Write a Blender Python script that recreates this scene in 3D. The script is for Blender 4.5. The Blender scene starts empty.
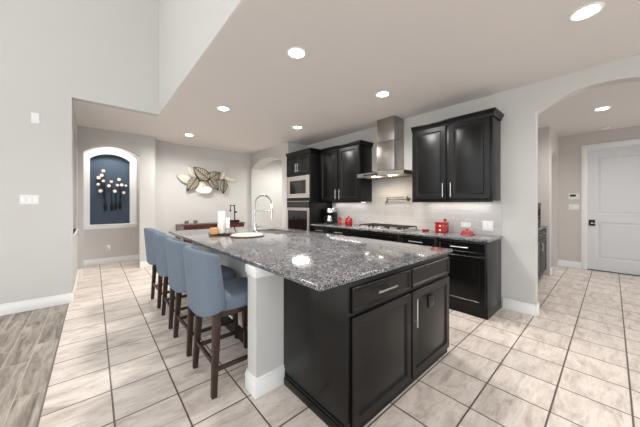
import bpy, bmesh, math, random
from mathutils import Vector, Matrix
random.seed(7)
S = bpy.context.scene
COL = S.collection
PI = math.pi

# ------------------------------------------------------------------ camera, world, exposure
cd = bpy.data.cameras.new('camera'); cam = bpy.data.objects.new('camera', cd); COL.objects.link(cam)
cam.location = (0, 0, 1.34)
cam.rotation_euler = (PI/2, 0, -math.atan2(.6606, .7508))
cd.sensor_width = 36; cd.lens = 36*257/640; cd.shift_y = -9.5/640; cd.clip_start = .02
S.camera = cam
w = bpy.data.worlds.new('world'); S.world = w; w.use_nodes = True
w.node_tree.nodes['Background'].inputs[0].default_value = (.95, .98, 1, 1)
w.node_tree.nodes['Background'].inputs[1].default_value = 1.45
sd = bpy.data.lights.new('sun', 'SUN'); sd.energy = 9; sd.angle = .02; sd.color = (1, .98, .95)
sun = bpy.data.objects.new('sun', sd); COL.objects.link(sun); sun.location = (-12, 0, 12); sun.rotation_euler = (math.radians(6), math.radians(-39), 0)
S.view_settings.view_transform = 'Standard'; S.view_settings.look = 'None'
S.view_settings.exposure = 0.6; S.view_settings.gamma = 1.0; S.view_settings.use_curve_mapping = False

# ------------------------------------------------------------------ materials
def srgb(r, g, b):
    f = lambda c: (c/255/12.92) if c/255 <= .04045 else ((c/255+.055)/1.055)**2.4
    return (f(r), f(g), f(b), 1)
def mat(name, col, rough=.5, metal=0, spec=.5, emit=None, estr=1, noise=0, nscale=40, bump=0, coat=0, trans=0):
    m = bpy.data.materials.new(name); m.use_nodes = True
    nt = m.node_tree; b = nt.nodes['Principled BSDF']
    b.inputs['Base Color'].default_value = col
    b.inputs['Roughness'].default_value = rough; b.inputs['Metallic'].default_value = metal
    b.inputs['Specular IOR Level'].default_value = spec
    b.inputs['Coat Weight'].default_value = coat
    b.inputs['Transmission Weight'].default_value = trans
    if emit:
        b.inputs['Emission Color'].default_value = emit; b.inputs['Emission Strength'].default_value = estr
    if noise or bump:
        tc = nt.nodes.new('ShaderNodeTexCoord'); n = nt.nodes.new('ShaderNodeTexNoise')
        n.inputs['Scale'].default_value = nscale; n.inputs['Detail'].default_value = 4
        nt.links.new(tc.outputs['Object'], n.inputs['Vector'])
        if noise:
            r = nt.nodes.new('ShaderNodeValToRGB')
            r.color_ramp.elements[0].position = .3; r.color_ramp.elements[1].position = .7
            r.color_ramp.elements[0].color = tuple(c*(1-noise) for c in col[:3])+(1,)
            r.color_ramp.elements[1].color = tuple(min(1, c*(1+noise)) for c in col[:3])+(1,)
            nt.links.new(n.outputs['Fac'], r.inputs[0]); nt.links.new(r.outputs[0], b.inputs['Base Color'])
        if bump:
            bp = nt.nodes.new('ShaderNodeBump'); bp.inputs['Strength'].default_value = bump; bp.inputs['Distance'].default_value = .002
            nt.links.new(n.outputs['Fac'], bp.inputs['Height']); nt.links.new(bp.outputs[0], b.inputs['Normal'])
    return m

def swizzle(nt, order):
    tc = nt.nodes.new('ShaderNodeTexCoord'); s = nt.nodes.new('ShaderNodeSeparateXYZ'); c = nt.nodes.new('ShaderNodeCombineXYZ')
    nt.links.new(tc.outputs['Object'], s.inputs[0])
    for i, ax in enumerate(order): nt.links.new(s.outputs[ax], c.inputs[i])
    return c.outputs[0]
def mapping(nt, src, loc=(0, 0, 0), scale=(1, 1, 1)):
    m = nt.nodes.new('ShaderNodeMapping'); m.inputs['Location'].default_value = loc; m.inputs['Scale'].default_value = scale
    nt.links.new(src, m.inputs['Vector']); return m.outputs[0]
def brick(nt, vec, c1, c2, mortar, bw, rh, ms, offset):
    n = nt.nodes.new('ShaderNodeTexBrick'); n.offset = offset; n.offset_frequency = 2; n.squash = 1
    for k, v in (('Color1', c1), ('Color2', c2), ('Mortar', mortar)): n.inputs[k].default_value = v
    n.inputs['Scale'].default_value = 1; n.inputs['Mortar Size'].default_value = ms; n.inputs['Mortar Smooth'].default_value = .1
    n.inputs['Bias'].default_value = 0; n.inputs['Brick Width'].default_value = bw; n.inputs['Row Height'].default_value = rh
    nt.links.new(vec, n.inputs['Vector']); return n
def ramp(nt, fac, stops):
    r = nt.nodes.new('ShaderNodeValToRGB'); e = r.color_ramp.elements
    while len(e) < len(stops): e.new(.5)
    for i, (p, c) in enumerate(stops): e[i].position = p; e[i].color = c
    nt.links.new(fac, r.inputs[0]); return r.outputs[0]
def mix(nt, mode, fac, a, b):
    m = nt.nodes.new('ShaderNodeMix'); m.data_type = 'RGBA'; m.blend_type = mode
    if isinstance(fac, (int, float)): m.inputs[0].default_value = fac
    else: nt.links.new(fac, m.inputs[0])
    for i, v in ((6, a), (7, b)):
        if isinstance(v, tuple): m.inputs[i].default_value = v
        else: nt.links.new(v, m.inputs[i])
    return m.outputs[2]
def noise(nt, vec, scale, detail=4, rough=.5, dist=0):
    n = nt.nodes.new('ShaderNodeTexNoise'); n.inputs['Scale'].default_value = scale; n.inputs['Detail'].default_value = detail
    n.inputs['Roughness'].default_value = rough; n.inputs['Distortion'].default_value = dist
    nt.links.new(vec, n.inputs['Vector']); return n.outputs['Fac']
def g(v): return (v, v, v, 1)

def tile_floor_mat():
    m = mat('stone_tile', g(.5), .32, spec=.4); nt = m.node_tree; b = nt.nodes['Principled BSDF']
    tc = nt.nodes.new('ShaderNodeTexCoord').outputs['Object']
    v = mapping(nt, tc, (.257+.352*40, .086+.352*40, 0))
    br = brick(nt, v, g(.93), g(1.0), srgb(92, 81, 72), .352, .352, .0052, 0)
    # per tile shift so that the veins break at the joints
    sh = nt.nodes.new('ShaderNodeVectorMath'); sh.operation = 'MULTIPLY_ADD'
    nt.links.new(br.outputs['Color'], sh.inputs[0]); sh.inputs[1].default_value = (37, 53, 11); nt.links.new(tc, sh.inputs[2])
    n1 = noise(nt, mapping(nt, sh.outputs[0], scale=(2.2, 6.5, 1)), 1.6, 8, .62, .9)
    stone = ramp(nt, n1, [(.30, srgb(184, 170, 158)), (.43, srgb(215, 203, 193)), (.56, srgb(231, 220, 211)), (.72, srgb(238, 231, 223))])
    n2 = noise(nt, mapping(nt, sh.outputs[0], scale=(3, 12, 1)), 5, 8, .7, .6)
    stone = mix(nt, 'MULTIPLY', .38, stone, ramp(nt, n2, [(.34, srgb(190, 178, 168)), (.5, g(1))]))
    stone = mix(nt, 'MULTIPLY', 1, stone, br.outputs['Color'])
    col = mix(nt, 'MIX', br.outputs['Fac'], stone, srgb(92, 81, 72))
    nt.links.new(col, b.inputs['Base Color'])
    bp = nt.nodes.new('ShaderNodeBump'); bp.inputs['Strength'].default_value = .5; bp.inputs['Distance'].default_value = .002; bp.invert = True
    nt.links.new(br.outputs['Fac'], bp.inputs['Height']); nt.links.new(bp.outputs[0], b.inputs['Normal'])
    return m
def plank_mat():
    m = mat('wood_plank', g(.5), .42, spec=.35); nt = m.node_tree; b = nt.nodes['Principled BSDF']
    v = swizzle(nt, (1, 0, 2))
    v2 = mapping(nt, v, (20.3, .257+.155*60, 0))
    br = brick(nt, v2, g(.72), g(1.05), srgb(190, 180, 168), .92, .155, .0028, .37)
    sh = nt.nodes.new('ShaderNodeVectorMath'); sh.operation = 'MULTIPLY_ADD'
    nt.links.new(br.outputs['Color'], sh.inputs[0]); sh.inputs[1].default_value = (23, 31, 7); nt.links.new(v, sh.inputs[2])
    n1 = noise(nt, mapping(nt, sh.outputs[0], scale=(1.3, 9, 1)), 2.2, 7, .65, .5)
    wood = ramp(nt, n1, [(.3, srgb(92, 82, 73)), (.46, srgb(146, 135, 125)), (.66, srgb(184, 175, 165))])
    wood = mix(nt, 'MULTIPLY', 1, wood, br.outputs['Color'])
    nt.links.new(mix(nt, 'MIX', br.outputs['Fac'], wood, srgb(190, 180, 168)), b.inputs['Base Color'])
    return m
def granite_mat():
    m = mat('granite', g(.4), .1, spec=.8); nt = m.node_tree; b = nt.nodes['Principled BSDF']
    tc = nt.nodes.new('ShaderNodeTexCoord').outputs['Object']
    vo = nt.nodes.new('ShaderNodeTexVoronoi'); vo.inputs['Scale'].default_value = 140; nt.links.new(tc, vo.inputs['Vector'])
    sp = nt.nodes.new('ShaderNodeSeparateColor'); nt.links.new(vo.outputs['Color'], sp.inputs[0])
    base = ramp(nt, sp.outputs[0], [(.0, srgb(34, 34, 38)), (.16, srgb(72, 74, 80)), (.4, srgb(112, 113, 117)), (.7, srgb(142, 141, 141)), (.95, srgb(192, 189, 186))])
    n = noise(nt, tc, 130, 3, .6)
    base = mix(nt, 'MULTIPLY', .8, base, ramp(nt, n, [(.38, srgb(70, 70, 76)), (.52, g(1))]))
    n3 = noise(nt, tc, 9, 4, .6)
    base = mix(nt, 'MULTIPLY', .5, base, ramp(nt, n3, [(.35, srgb(175, 177, 184)), (.6, g(1))]))
    nt.links.new(base, b.inputs['Base Color']); return m
def backsplash_mat(name, c1, c2, mo, bw, rh, order):
    m = mat(name, g(.5), .16, spec=.5); nt = m.node_tree; b = nt.nodes['Principled BSDF']
    v = mapping(nt, swizzle(nt, order), (bw*30, rh*20, 0))
    br = brick(nt, v, c1, c2, mo, bw, rh, .0022, .5)
    nt.links.new(br.outputs['Color'], b.inputs['Base Color'])
    bp = nt.nodes.new('ShaderNodeBump'); bp.inputs['Strength'].default_value = .4; bp.inputs['Distance'].default_value = .0015; bp.invert = True
    nt.links.new(br.outputs['Fac'], bp.inputs['Height']); nt.links.new(bp.outputs[0], b.inputs['Normal'])
    return m
def wood_mat(name, a, c, rough=.35, sc=(2, 30, 30)):
    m = mat(name, a, rough); nt = m.node_tree; b = nt.nodes['Principled BSDF']
    tc = nt.nodes.new('ShaderNodeTexCoord').outputs['Object']
    n = noise(nt, mapping(nt, tc, scale=sc), 1.5, 6, .6, .4)
    nt.links.new(ramp(nt, n, [(.3, a), (.7, c)]), b.inputs['Base Color']); return m

M = {
 'wall': mat('wall_paint', srgb(199, 198, 195), .75, spec=.25, bump=.08, nscale=180),
 'ceil': mat('ceiling_paint', srgb(222, 218, 215), .85, spec=.2, bump=.08, nscale=180),
 'hall': mat('beige_wall_paint', srgb(204, 198, 194), .75, spec=.25, bump=.08, nscale=180),
 'trim': mat('white_trim_paint', srgb(236, 236, 235), .35, spec=.45, bump=.02, nscale=60),
 'door': mat('white_door_paint', srgb(216, 218, 220), .35, spec=.45, bump=.02, nscale=60),
 'blue': mat('navy_wall_paint', srgb(60, 76, 94), .6, noise=.06, nscale=6),
 'tile': tile_floor_mat(), 'plank': plank_mat(), 'granite': granite_mat(),
 'splash': backsplash_mat('grey_subway_tile', srgb(180, 176, 173), srgb(190, 187, 184), srgb(202, 199, 196), .305, .102, (1, 2, 0)),
 'mosaic': backsplash_mat('brown_mosaic_tile', srgb(72, 62, 54), srgb(120, 106, 92), srgb(140, 130, 120), .05, .05, (1, 2, 0)),
 'cab': mat('espresso_cabinet_paint', srgb(11, 10, 10), .28, spec=.32, noise=.12, nscale=9),
 'cabin': mat('dark_toe_kick', srgb(18, 16, 16), .6, noise=.1, nscale=9),
 'greycab': mat('charcoal_cabinet_paint', srgb(44, 41, 40), .4, noise=.08, nscale=9),
 'steel': mat('stainless_steel', srgb(196, 191, 186), .32, .8, noise=.03, nscale=30),
 'hoodsteel': mat('brushed_steel', srgb(168, 163, 158), .3, 1, noise=.03, nscale=30),
 'pewter': mat('aged_pewter', srgb(128, 119, 108), .35, .9, noise=.05, nscale=40),
 'nickel': mat('brushed_nickel', srgb(205, 203, 200), .28, 1, noise=.02, nscale=60),
 'chrome': mat('polished_chrome', srgb(205, 205, 206), .1, 1, noise=.02, nscale=60),
 'blackglass': mat('black_glass', srgb(14, 14, 16), .06, spec=.6, noise=.05, nscale=10),
 'blackplastic': mat('black_plastic', srgb(20, 20, 21), .4, noise=.1, nscale=30),
 'iron': mat('cast_iron', srgb(28, 26, 26), .55, noise=.15, nscale=60),
 'grille': mat('pale_filter_metal', srgb(205, 190, 165), .4, .6, noise=.05, nscale=60),
 'fabric': mat('blue_grey_linen', srgb(108, 119, 132), .9, spec=.2, noise=.14, nscale=260, bump=.5),
 'leg': wood_mat('dark_walnut', srgb(38, 22, 15), srgb(62, 38, 28), .5),
 'mahogany': wood_mat('mahogany', srgb(58, 26, 20), srgb(92, 44, 34), .3, (30, 3, 3)),
 'greywood': wood_mat('grey_wood_trim_lit_end', srgb(96, 88, 82), srgb(128, 120, 112), .5, (30, 3, 3)),
 'white': mat('white_plastic', srgb(226, 226, 224), .35, noise=.01, nscale=30),
 'candle': mat('white_wax', srgb(240, 238, 234), .5, noise=.02, nscale=30),
 'amber': mat('amber_wax', srgb(214, 164, 108), .5, noise=.1, nscale=40),
 'red': mat('red_glaze', srgb(158, 16, 15), .2, coat=.3, noise=.06, nscale=20),
 'redglass': mat('red_acrylic', srgb(175, 26, 24), .15, coat=.3, noise=.06, nscale=20),
 'cream': mat('cream_enamel', srgb(236, 226, 208), .4, noise=.03, nscale=50),
 'bronze': mat('dark_bronze', srgb(66, 57, 45), .45, .5, noise=.2, nscale=60),
 'bronzemesh': mat('bronze_lattice', srgb(182, 174, 156), .55, .2, noise=.4, nscale=45),
 'palegold': mat('pale_champagne_metal', srgb(226, 219, 204), .4, .35, noise=.06, nscale=60),
 'leafwhite': mat('white_leaf_reflection', srgb(244, 244, 244), .25, noise=.01, nscale=30),  # white stands in for the mirrored leaf's bright reflection
 'darkmetal': mat('blackened_metal', srgb(42, 40, 42), .45, .6, noise=.2, nscale=50),
 'gold': mat('antique_gold', srgb(170, 130, 80), .35, .9, noise=.1, nscale=60),
 'shell': mat('pearl_disc', srgb(246, 242, 234), .35, noise=.05, nscale=60),
 'wicker': mat('woven_cream_straw', srgb(198, 187, 172), .85, noise=.16, nscale=120, bump=.6),
 'cork': mat('brown_tray_wood', srgb(104, 80, 60), .5, noise=.15, nscale=40),
 'glass': mat('clear_glass', g(.98), .03, trans=1, noise=.005, nscale=5),
 'coffee': mat('dark_coffee', srgb(26, 14, 8), .1, noise=.1, nscale=20),
 'lens': mat('lit_lamp_lens', g(1), .4, emit=(1, .96, .9, 1), estr=14, noise=.001),
 'strip': mat('lit_lamp_strip', g(1), .4, emit=(1, .97, .93, 1), estr=3, noise=.001),
}

# ------------------------------------------------------------------ mesh builder
class MB:
    def __init__(self): self.bm = bmesh.new()
    def box(self, x0, x1, y0, y1, z0, z1, bevel=0, seg=2, taper=None):
        mtx = Matrix.Translation(((x0+x1)/2, (y0+y1)/2, (z0+z1)/2)) @ Matrix.Diagonal((abs(x1-x0), abs(y1-y0), abs(z1-z0), 1))
        r = bmesh.ops.create_cube(self.bm, size=1, matrix=mtx); vs = r['verts']
        if bevel:
            es = list({e for v in vs for e in v.link_edges})
            bmesh.ops.bevel(self.bm, geom=es, offset=bevel, segments=seg, affect='EDGES', profile=.5)
        return self
    def bar(self, p, q, w0, w1=None, up=(0, 0, 1), bevel=0, depth0=None, depth1=None):
        """square bar from p to q, tapering w0 -> w1"""
        w1 = w0 if w1 is None else w1; d0 = depth0 or w0; d1 = depth1 or (w1 if depth0 is None else depth0)
        p, q = Vector(p), Vector(q); t = (q-p).normalized(); u = Vector(up)
        if abs(t.dot(u)) > .95: u = Vector((1, 0, 0))
        a = t.cross(u).normalized(); b = a.cross(t).normalized()
        vs = []
        for c, ww, dd in ((p, w0, d0), (q, w1, d1)):
            for sa, sb in ((-1, -1), (1, -1), (1, 1), (-1, 1)): vs.append(self.bm.verts.new(c+a*sa*ww/2+b*sb*dd/2))
        fs = [(3, 2, 1, 0), (4, 5, 6, 7)]+[(i, (i+1) % 4, (i+1) % 4+4, i+4) for i in range(4)]
        ff = [self.bm.faces.new([vs[i] for i in f]) for f in fs]
        if bevel:
            es = list({e for f in ff for e in f.edges})
            bmesh.ops.bevel(self.bm, geom=es, offset=bevel, segments=2, affect='EDGES', profile=.5)
        return self
    def loft(self, rings, cap0=True, cap1=True, closed=True):
        R = [[self.bm.verts.new(p) for p in r] for r in rings]; n = len(R[0])
        for a, b in zip(R, R[1:]):
            for i in range(n if closed else n-1):
                j = (i+1) % n; self.bm.faces.new((a[i], a[j], b[j], b[i]))
        if cap0: self.bm.faces.new(R[0][::-1])
        if cap1: self.bm.faces.new(R[-1])
        return self
    def lathe(self, prof, c=(0, 0, 0), n=24, axis='z'):
        rings = []
        for r, z in prof:
            ring = []
            for i in range(n):
                a = 2*PI*i/n; x, y = max(r, .0004)*math.cos(a), max(r, .0004)*math.sin(a)
                v = {'z': (x, y, z), 'x': (z, x, y), 'y': (x, z, y)}[axis]
                ring.append(Vector(c)+Vector(v))
            rings.append(ring)
        return self.loft(rings)
    def tube(self, pts, r, n=10, r1=None, closed=False):
        pts = [Vector(p) for p in pts]; rings = []; prev = None; N = len(pts)
        for i, p in enumerate(pts):
            if closed: t = (pts[(i+1) % N]-pts[i-1]).normalized()
            else: t = (pts[min(i+1, N-1)]-pts[max(i-1, 0)]).normalized()
            if prev is None:
                u = Vector((0, 0, 1)) if abs(t.z) < .9 else Vector((1, 0, 0)); a = t.cross(u).normalized()
            else: a = (prev-t*prev.dot(t)).normalized()
            prev = a; b = t.cross(a); rr = r if r1 is None else r+(r1-r)*i/(N-1)
            rings.append([p+a*rr*math.cos(2*PI*k/n)+b*rr*math.sin(2*PI*k/n) for k in range(n)])
        if closed: rings.append(rings[0]); return self.loft(rings, False, False)
        return self.loft(rings)
    def prism(self, pts, d):
        """polygon (list of 3d points) pushed along vector d"""
        d = Vector(d); a = [self.bm.verts.new(Vector(p)) for p in pts]; b = [self.bm.verts.new(Vector(p)+d) for p in pts]; n = len(a)
        f1 = self.bm.faces.new(a[::-1]); f2 = self.bm.faces.new(b)
        for i in range(n): self.bm.faces.new((a[i], a[(i+1) % n], b[(i+1) % n], b[i]))
        if n > 4:
            f1.normal_update(); f2.normal_update(); bmesh.ops.triangulate(self.bm, faces=[f1, f2])
        return self
    def panel(self, P, u0, u1, z0, z1, n0=0, t=.02, frame=.055, raised=True):
        """raised-panel front; P(u, z, n) maps to the world, n is outward"""
        prof = [(0, n0), (0, n0+t-.004), (.004, n0+t)]
        if frame: prof += [(frame, n0+t), (frame+.012, n0+t-.012), (frame+.022, n0+t-.012)]
        if frame and raised: prof += [(frame+.05, n0+t-.004)]
        rings = [[P(u0+i, z0+i, n), P(u1-i, z0+i, n), P(u1-i, z1-i, n), P(u0+i, z1-i, n)] for i, n in prof]
        return self.loft(rings)

ORG = {}
def finish(name, mb, m, parent=None, loc=None, smooth=35, kind=None):
    if loc is None: loc = ORG[parent.name] if parent is not None else Vector((0, 0, 0))
    loc = Vector(loc); bm = mb.bm
    bmesh.ops.translate(bm, verts=bm.verts, vec=-loc)
    bmesh.ops.recalc_face_normals(bm, faces=bm.faces)
    me = bpy.data.meshes.new(name); bm.to_mesh(me); bm.free()
    me.materials.append(M[m])
    if smooth:
        me.polygons.foreach_set('use_smooth', [True]*len(me.polygons))
        me.set_sharp_from_angle(angle=math.radians(smooth))
    o = bpy.data.objects.new(name, me); COL.objects.link(o)
    if parent is not None: o.parent = parent; ORG[o.name] = loc
    else: o.location = loc; ORG[o.name] = loc
    if kind: o['kind'] = kind
    return o
def struct(name, mb, m, parent=None, smooth=35):
    return finish(name, mb, m, parent, (0, 0, 0) if parent is None else None, smooth, 'structure' if parent is None else None)
def tag(o, label, cat, group=None):
    o['label'] = label; o['category'] = cat
    if group: o['group'] = group
    return o
def thing(name, loc, label, cat, group=None):
    o = bpy.data.objects.new(name, None); o.empty_display_size = .05; COL.objects.link(o); o.location = loc; ORG[o.name] = Vector(loc)
    return tag(o, label, cat, group)
def copy_tree(o, parent=None):
    c = o.copy(); COL.objects.link(c)
    if parent is not None: c.parent = parent
    for ch in list(o.children): copy_tree(ch, c)
    return c
def box(*a, **k): return MB().box(*a, **k)
PX = lambda x: (lambda u, z, n: Vector((x-n, u, z)))      # faces -X, u = Y
PY = lambda y: (lambda u, z, n: Vector((u, y-n, z)))      # faces -Y, u = X
def lerp(a, b, t): return a+(b-a)*t

# ------------------------------------------------------------------ room shell
H = 2.79; HF = 5.4; WX = 3.97
def arch_pts(a, b, zs, zp, n=20):
    hw = (b-a)/2; rise = zp-zs; R = (hw*hw+rise*rise)/(2*rise); cz = zp-R; th = math.asin(hw/R)
    return [((a+b)/2+R*math.sin(-th+2*th*i/n), cz+R*math.cos(-th+2*th*i/n)) for i in range(n+1)]
def arched_wall(mb, U, d, u0, u1, z0, z1, a, b, za, zs, zp):
    """wall u0..u1 x z0..z1 with one arch-topped opening a..b from za; U(u,z) -> point"""
    r = lambda p, q, s, t: mb.prism([U(p, s), U(q, s), U(q, t), U(p, t)], d)
    if a > u0: r(u0, a, z0, z1)
    if u1 > b: r(b, u1, z0, z1)
    if za > z0: r(a, b, z0, za)
    ap = arch_pts(a, b, zs, zp)
    for (p, zq), (q, zr) in zip(ap, ap[1:]): mb.prism([U(p, zq), U(q, zr), U(q, z1), U(p, z1)], d)
    bmesh.ops.remove_doubles(mb.bm, verts=mb.bm.verts, dist=.0003)
    return mb

struct('floor', box(-.257, 9, -5, 9, -.1, 0), 'tile', smooth=0)
struct('floor_wood', box(-6, -.257, -5, 4.9, -.1, 0), 'plank', smooth=0)
struct('trim_floor_edge', box(-.263, -.251, -5, 4.85, -.05, .0012), 'greywood', smooth=0)
# kitchen ceiling slab, family room ceiling, hall ceiling
mb = box(.795, 8, -5, 9, H, H+.25); mb.box(-1.2, .795, 4.97, 9, H, H+.25)
struct('ceiling', mb, 'ceil', smooth=0)
struct('ceiling_family', box(-6, .91, -5, 4.97, HF, HF+.1), 'trim', smooth=0)
# left wall with the switches, header above, upper wall
struct('wall_left', MB().prism([(-6, 4.85, 0), (-.226, 4.85, 0), (-.226, 4.85, H), (-6, 4.85, H)], (0, .12, 0)), 'wall', smooth=0)
struct('wall_header', box(-6, .79, 4.85, 4.97, H, HF), 'wall', smooth=0)
struct('wall_upper', box(.79, .91, -5, 4.97, H+.004, HF), 'wall', smooth=0)
# side wall going back, with an arched niche
mb = arched_wall(MB(), lambda u, z: Vector((-.226, u, z)), (-.14, 0, 0), 4.97, 6.52, 0, H, 5.2, 6.25, .9, 2.34, 2.47)
mb.box(-.5, -.366, 5.1, 6.4, .8, 2.6)
struct('wall_side', mb, 'wall', smooth=0)
struct('trim_side_sill', box(-.366, -.212, 5.15, 6.3, .87, .9, .004), 'trim')
# back wall with the arched passage
mb = arched_wall(MB(), lambda u, z: Vector((u, 6.52, z)), (0, .12, 0), -.5, .99, 0, H, -.147, .717, 0, 2.345, 2.485)
struct('wall_passage', mb, 'wall', smooth=0)
mb = arched_wall(MB(), lambda u, z: Vector((u, 7.5, z)), (0, .12, 0), -1.2, 2.0, 0, H, -.066, .638, .88, 2.335, 2.47)
struct('wall_niche', mb, 'hall', smooth=0)
struct('wall_niche_back', box(-.12, .7, 7.621, 7.66, .8, 2.6), 'blue', smooth=0)
# white arched casing round the niche
ip, op = arch_pts(-.066, .638, 2.335, 2.47, 24), arch_pts(-.19, .765, 2.40, 2.60, 24)
mb = MB()
for i in range(24): mb.prism([(ip[i][0], 7.5, ip[i][1]), (ip[i+1][0], 7.5, ip[i+1][1]), (op[i+1][0], 7.5, op[i+1][1]), (op[i][0], 7.5, op[i][1])], (0, -.018, 0))
mb.prism([(-.19, 7.5, .88), (-.066, 7.5, .88), (-.066, 7.5, ip[0][1]), (-.19, 7.5, op[0][1])], (0, -.018, 0))
mb.prism([(.638, 7.5, .88), (.765, 7.5, .88), (.765, 7.5, op[-1][1]), (.638, 7.5, ip[-1][1])], (0, -.018, 0))
struct('trim_niche_casing', mb, 'trim', smooth=0)
mb = box(-.22, .795, 7.43, 7.62, .85, .882, .004); mb.box(-.19, .765, 7.47, 7.5, .79, .85, .004)
struct('trim_niche_sill', mb, 'trim')
# art wall and pantry wall with an arched opening
struct('wall_back', box(.99, 5.1, 6.95, 7.07, 0, H), 'wall', smooth=0)
struct('wall_sun_block', box(-1.2, -1.1, 4.97, 7.5, 0, H), 'hall', smooth=0)  # unseen, added to keep the sun out of the niche passage
struct('wall_return', box(.87, .99, 6.64, 7.5, 0, H), 'wall', smooth=0)
mb = arched_wall(MB(), lambda u, z: Vector((3.41, u, z)), (.34, 0, 0), 5.0, 6.95, 0, H, 5.26, 6.86, 0, 2.36, 2.55)
mb.box(3.75, WX, 5.0, 5.12, 0, H)
struct('wall_arch', mb, 'wall', smooth=0)
struct('wall_arch_hall', MB().box(4.9, 5.02, 5.0, 6.95, 0, H).box(4.11, 4.9, 5.0, 5.12, 0, H), 'wall', smooth=0)
# cooking wall, then the arch to the entry hall
mb = arched_wall(MB(), lambda u, z: Vector((WX, u, z)), (.14, 0, 0), -5, 5.12, 0, H, -.46, .605, 0, 2.44, 2.605)
struct('wall_right', mb, 'wall', smooth=0)
# entry hall
mb = arched_wall(MB(), lambda u, z: Vector((u, .77, z)), (0, .12, 0), 6.38, 7.57, 0, H, 6.62, 7.42, 0, 2.25, 2.4)
struct('wall_hall', mb, 'hall', smooth=0)
struct('wall_hall_recess', MB().box(6.38, 6.44, .89, 1.6, 0, H).box(4.11, 6.44, 1.5, 1.6, 0, H), 'hall', smooth=0)
struct('wall_entry', MB().box(7.57, 7.69, -2.5, -.64, 0, H).box(7.57, 7.69, .345, 1.7, 0, H).box(7.57, 7.69, -.64, .345, 2.46, H), 'hall', smooth=0)
# baseboards
def bb(name, x0, x1, y0, y1):
    mb = box(x0, x1, y0, y1, 0, .115, .002)
    e = .004
    mb.box(x0+(e if x1-x0 < .03 else 0), x1-(e if x1-x0 < .03 else 0), y0+(e if y1-y0 < .03 else 0), y1-(e if y1-y0 < .03 else 0), .115, .135, .003)
    return struct(name, mb, 'trim')
t = .016
bb('baseboard_left', -6, -.226+t, 4.85-t, 4.85)
bb('baseboard_side', -.226, -.226+t, 4.85, 6.52)
bb('baseboard_passage_left', -.226, -.147, 6.52-t, 6.52)
bb('baseboard_passage_right', .717, .99+t, 6.52-t, 6.52)
bb('baseboard_niche', -1.1, .87, 7.5-t, 7.5)
bb('baseboard_back', 1.0, 3.40, 6.95-t, 6.95)
bb('baseboard_right', WX-t, WX, .605, .93)
bb('baseboard_right_jamb', WX, WX+.14, .605-t, .605)
bb('baseboard_hall', 6.38-t, 6.62, .77-t, .77)
bb('baseboard_hall_corner', 7.42, 7.57, .77-t, .77)
bb('baseboard_entry', 7.57-t, 7.57, .42, 1.65)
bb('baseboard_entry_right', 7.57-t, 7.57, -2.4, -.72)

# entry door
d = struct('door_1', MB(), 'door')
def door_leaf():
    P = PX(7.60); mb = MB()
    y0, y1, zb, zt = -.635, .338, .012, 2.45
    # leaf as frame with two recessed-and-raised panels
    def cell(u0, u1, z0, z1, mode):
        if mode: prof = [(0, .0), (.004, 0), (.02, -.010), (.035, -.010), (.06, -.003)]
        else: prof = [(0, 0)]
        rings = [[P(u0+i, z0+i, n), P(u1-i, z0+i, n), P(u1-i, z1-i, n), P(u0+i, z1-i, n)] for i, n in prof]
        mb.loft(rings, cap0=False)
    us = [y0, y0+.13, y1-.13, y1]; zs = [zb, .24, .98, 1.13, 2.30, zt]
    for i in range(3):
        for j in range(5): cell(us[i], us[i+1], zs[j], zs[j+1], i == 1 and j in (1, 3))
    mb.box(7.613, 7.64, y0, y1, zb, zt)
    return mb
finish('door_leaf', door_leaf(), 'door', d, smooth=0)
mb = MB()
for y0, y1 in ((.338, .42), (-.72, -.637)): mb.box(7.548, 7.57, y0, y1, 0, 2.54, .003)
mb.box(7.546, 7.57, -.72, .42, 2.46, 2.545, .003)
mb.box(7.57, 7.69, .336, .3449, 0, 2.46); mb.box(7.57, 7.69, -.6399, -.634, 0, 2.46)
finish('door_frame', mb, 'trim', d)
finish('threshold', box(7.575, 7.68, -.634, .336, 0, .014, .003), 'darkmetal', d)
h = finish('handle', MB().box(7.572, 7.60, .225, .315, .90, 1.02, .006), 'blackplastic', d)
mb = MB().lathe([(.014, 0), (.014, .04)], (7.535, .27, .955), 14, 'x'); mb.bar((7.54, .275, .955), (7.54, .14, .95), .014, .012, bevel=.003)
finish('lever', mb, 'nickel', h)

# ------------------------------------------------------------------ lamps
def downlight_proto(loc, label, group, power, r=.075):
    t = thing('recessed_downlight', loc, label, 'downlight', group)
    x, y, z = loc
    prof = [(r+.022, 0), (r+.022, -.004), (r+.012, -.009), (r, -.006), (r-.004, -.002), (r-.004, 0)]
    finish('trim_ring', MB().lathe(prof, loc, 32), 'trim', t)
    finish('lamp_lens', MB().lathe([(r-.006, -.001), (r-.006, -.004)], loc, 32), 'lens', t)
    ld = bpy.data.lights.new('downlight_beam', 'SPOT'); ld.energy = power; ld.spot_size = math.radians(168); ld.spot_blend = .8
    ld.shadow_soft_size = .16; ld.color = (1, .965, .925)
    lo = bpy.data.objects.new('beam', ld); COL.objects.link(lo); lo.parent = t; lo.location = (0, 0, -.03)
    return t
DL = [((1.46, 2.0), 'recessed downlight nearest the tall white upper wall, above the island front'),
      ((2.86, 2.0), 'recessed downlight in front of the steel range hood'),
      ((1.48, 3.9), 'recessed downlight above the row of blue stools, midway to the leaf wall art'),
      ((2.89, 3.93), 'recessed downlight nearest the oven tower'),
      ((1.5, 5.86), 'recessed downlight farthest back, near the leaf wall art'),
      ((2.79, .13), 'large bright recessed downlight closest to the camera at the top right')]
dl = None
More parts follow.
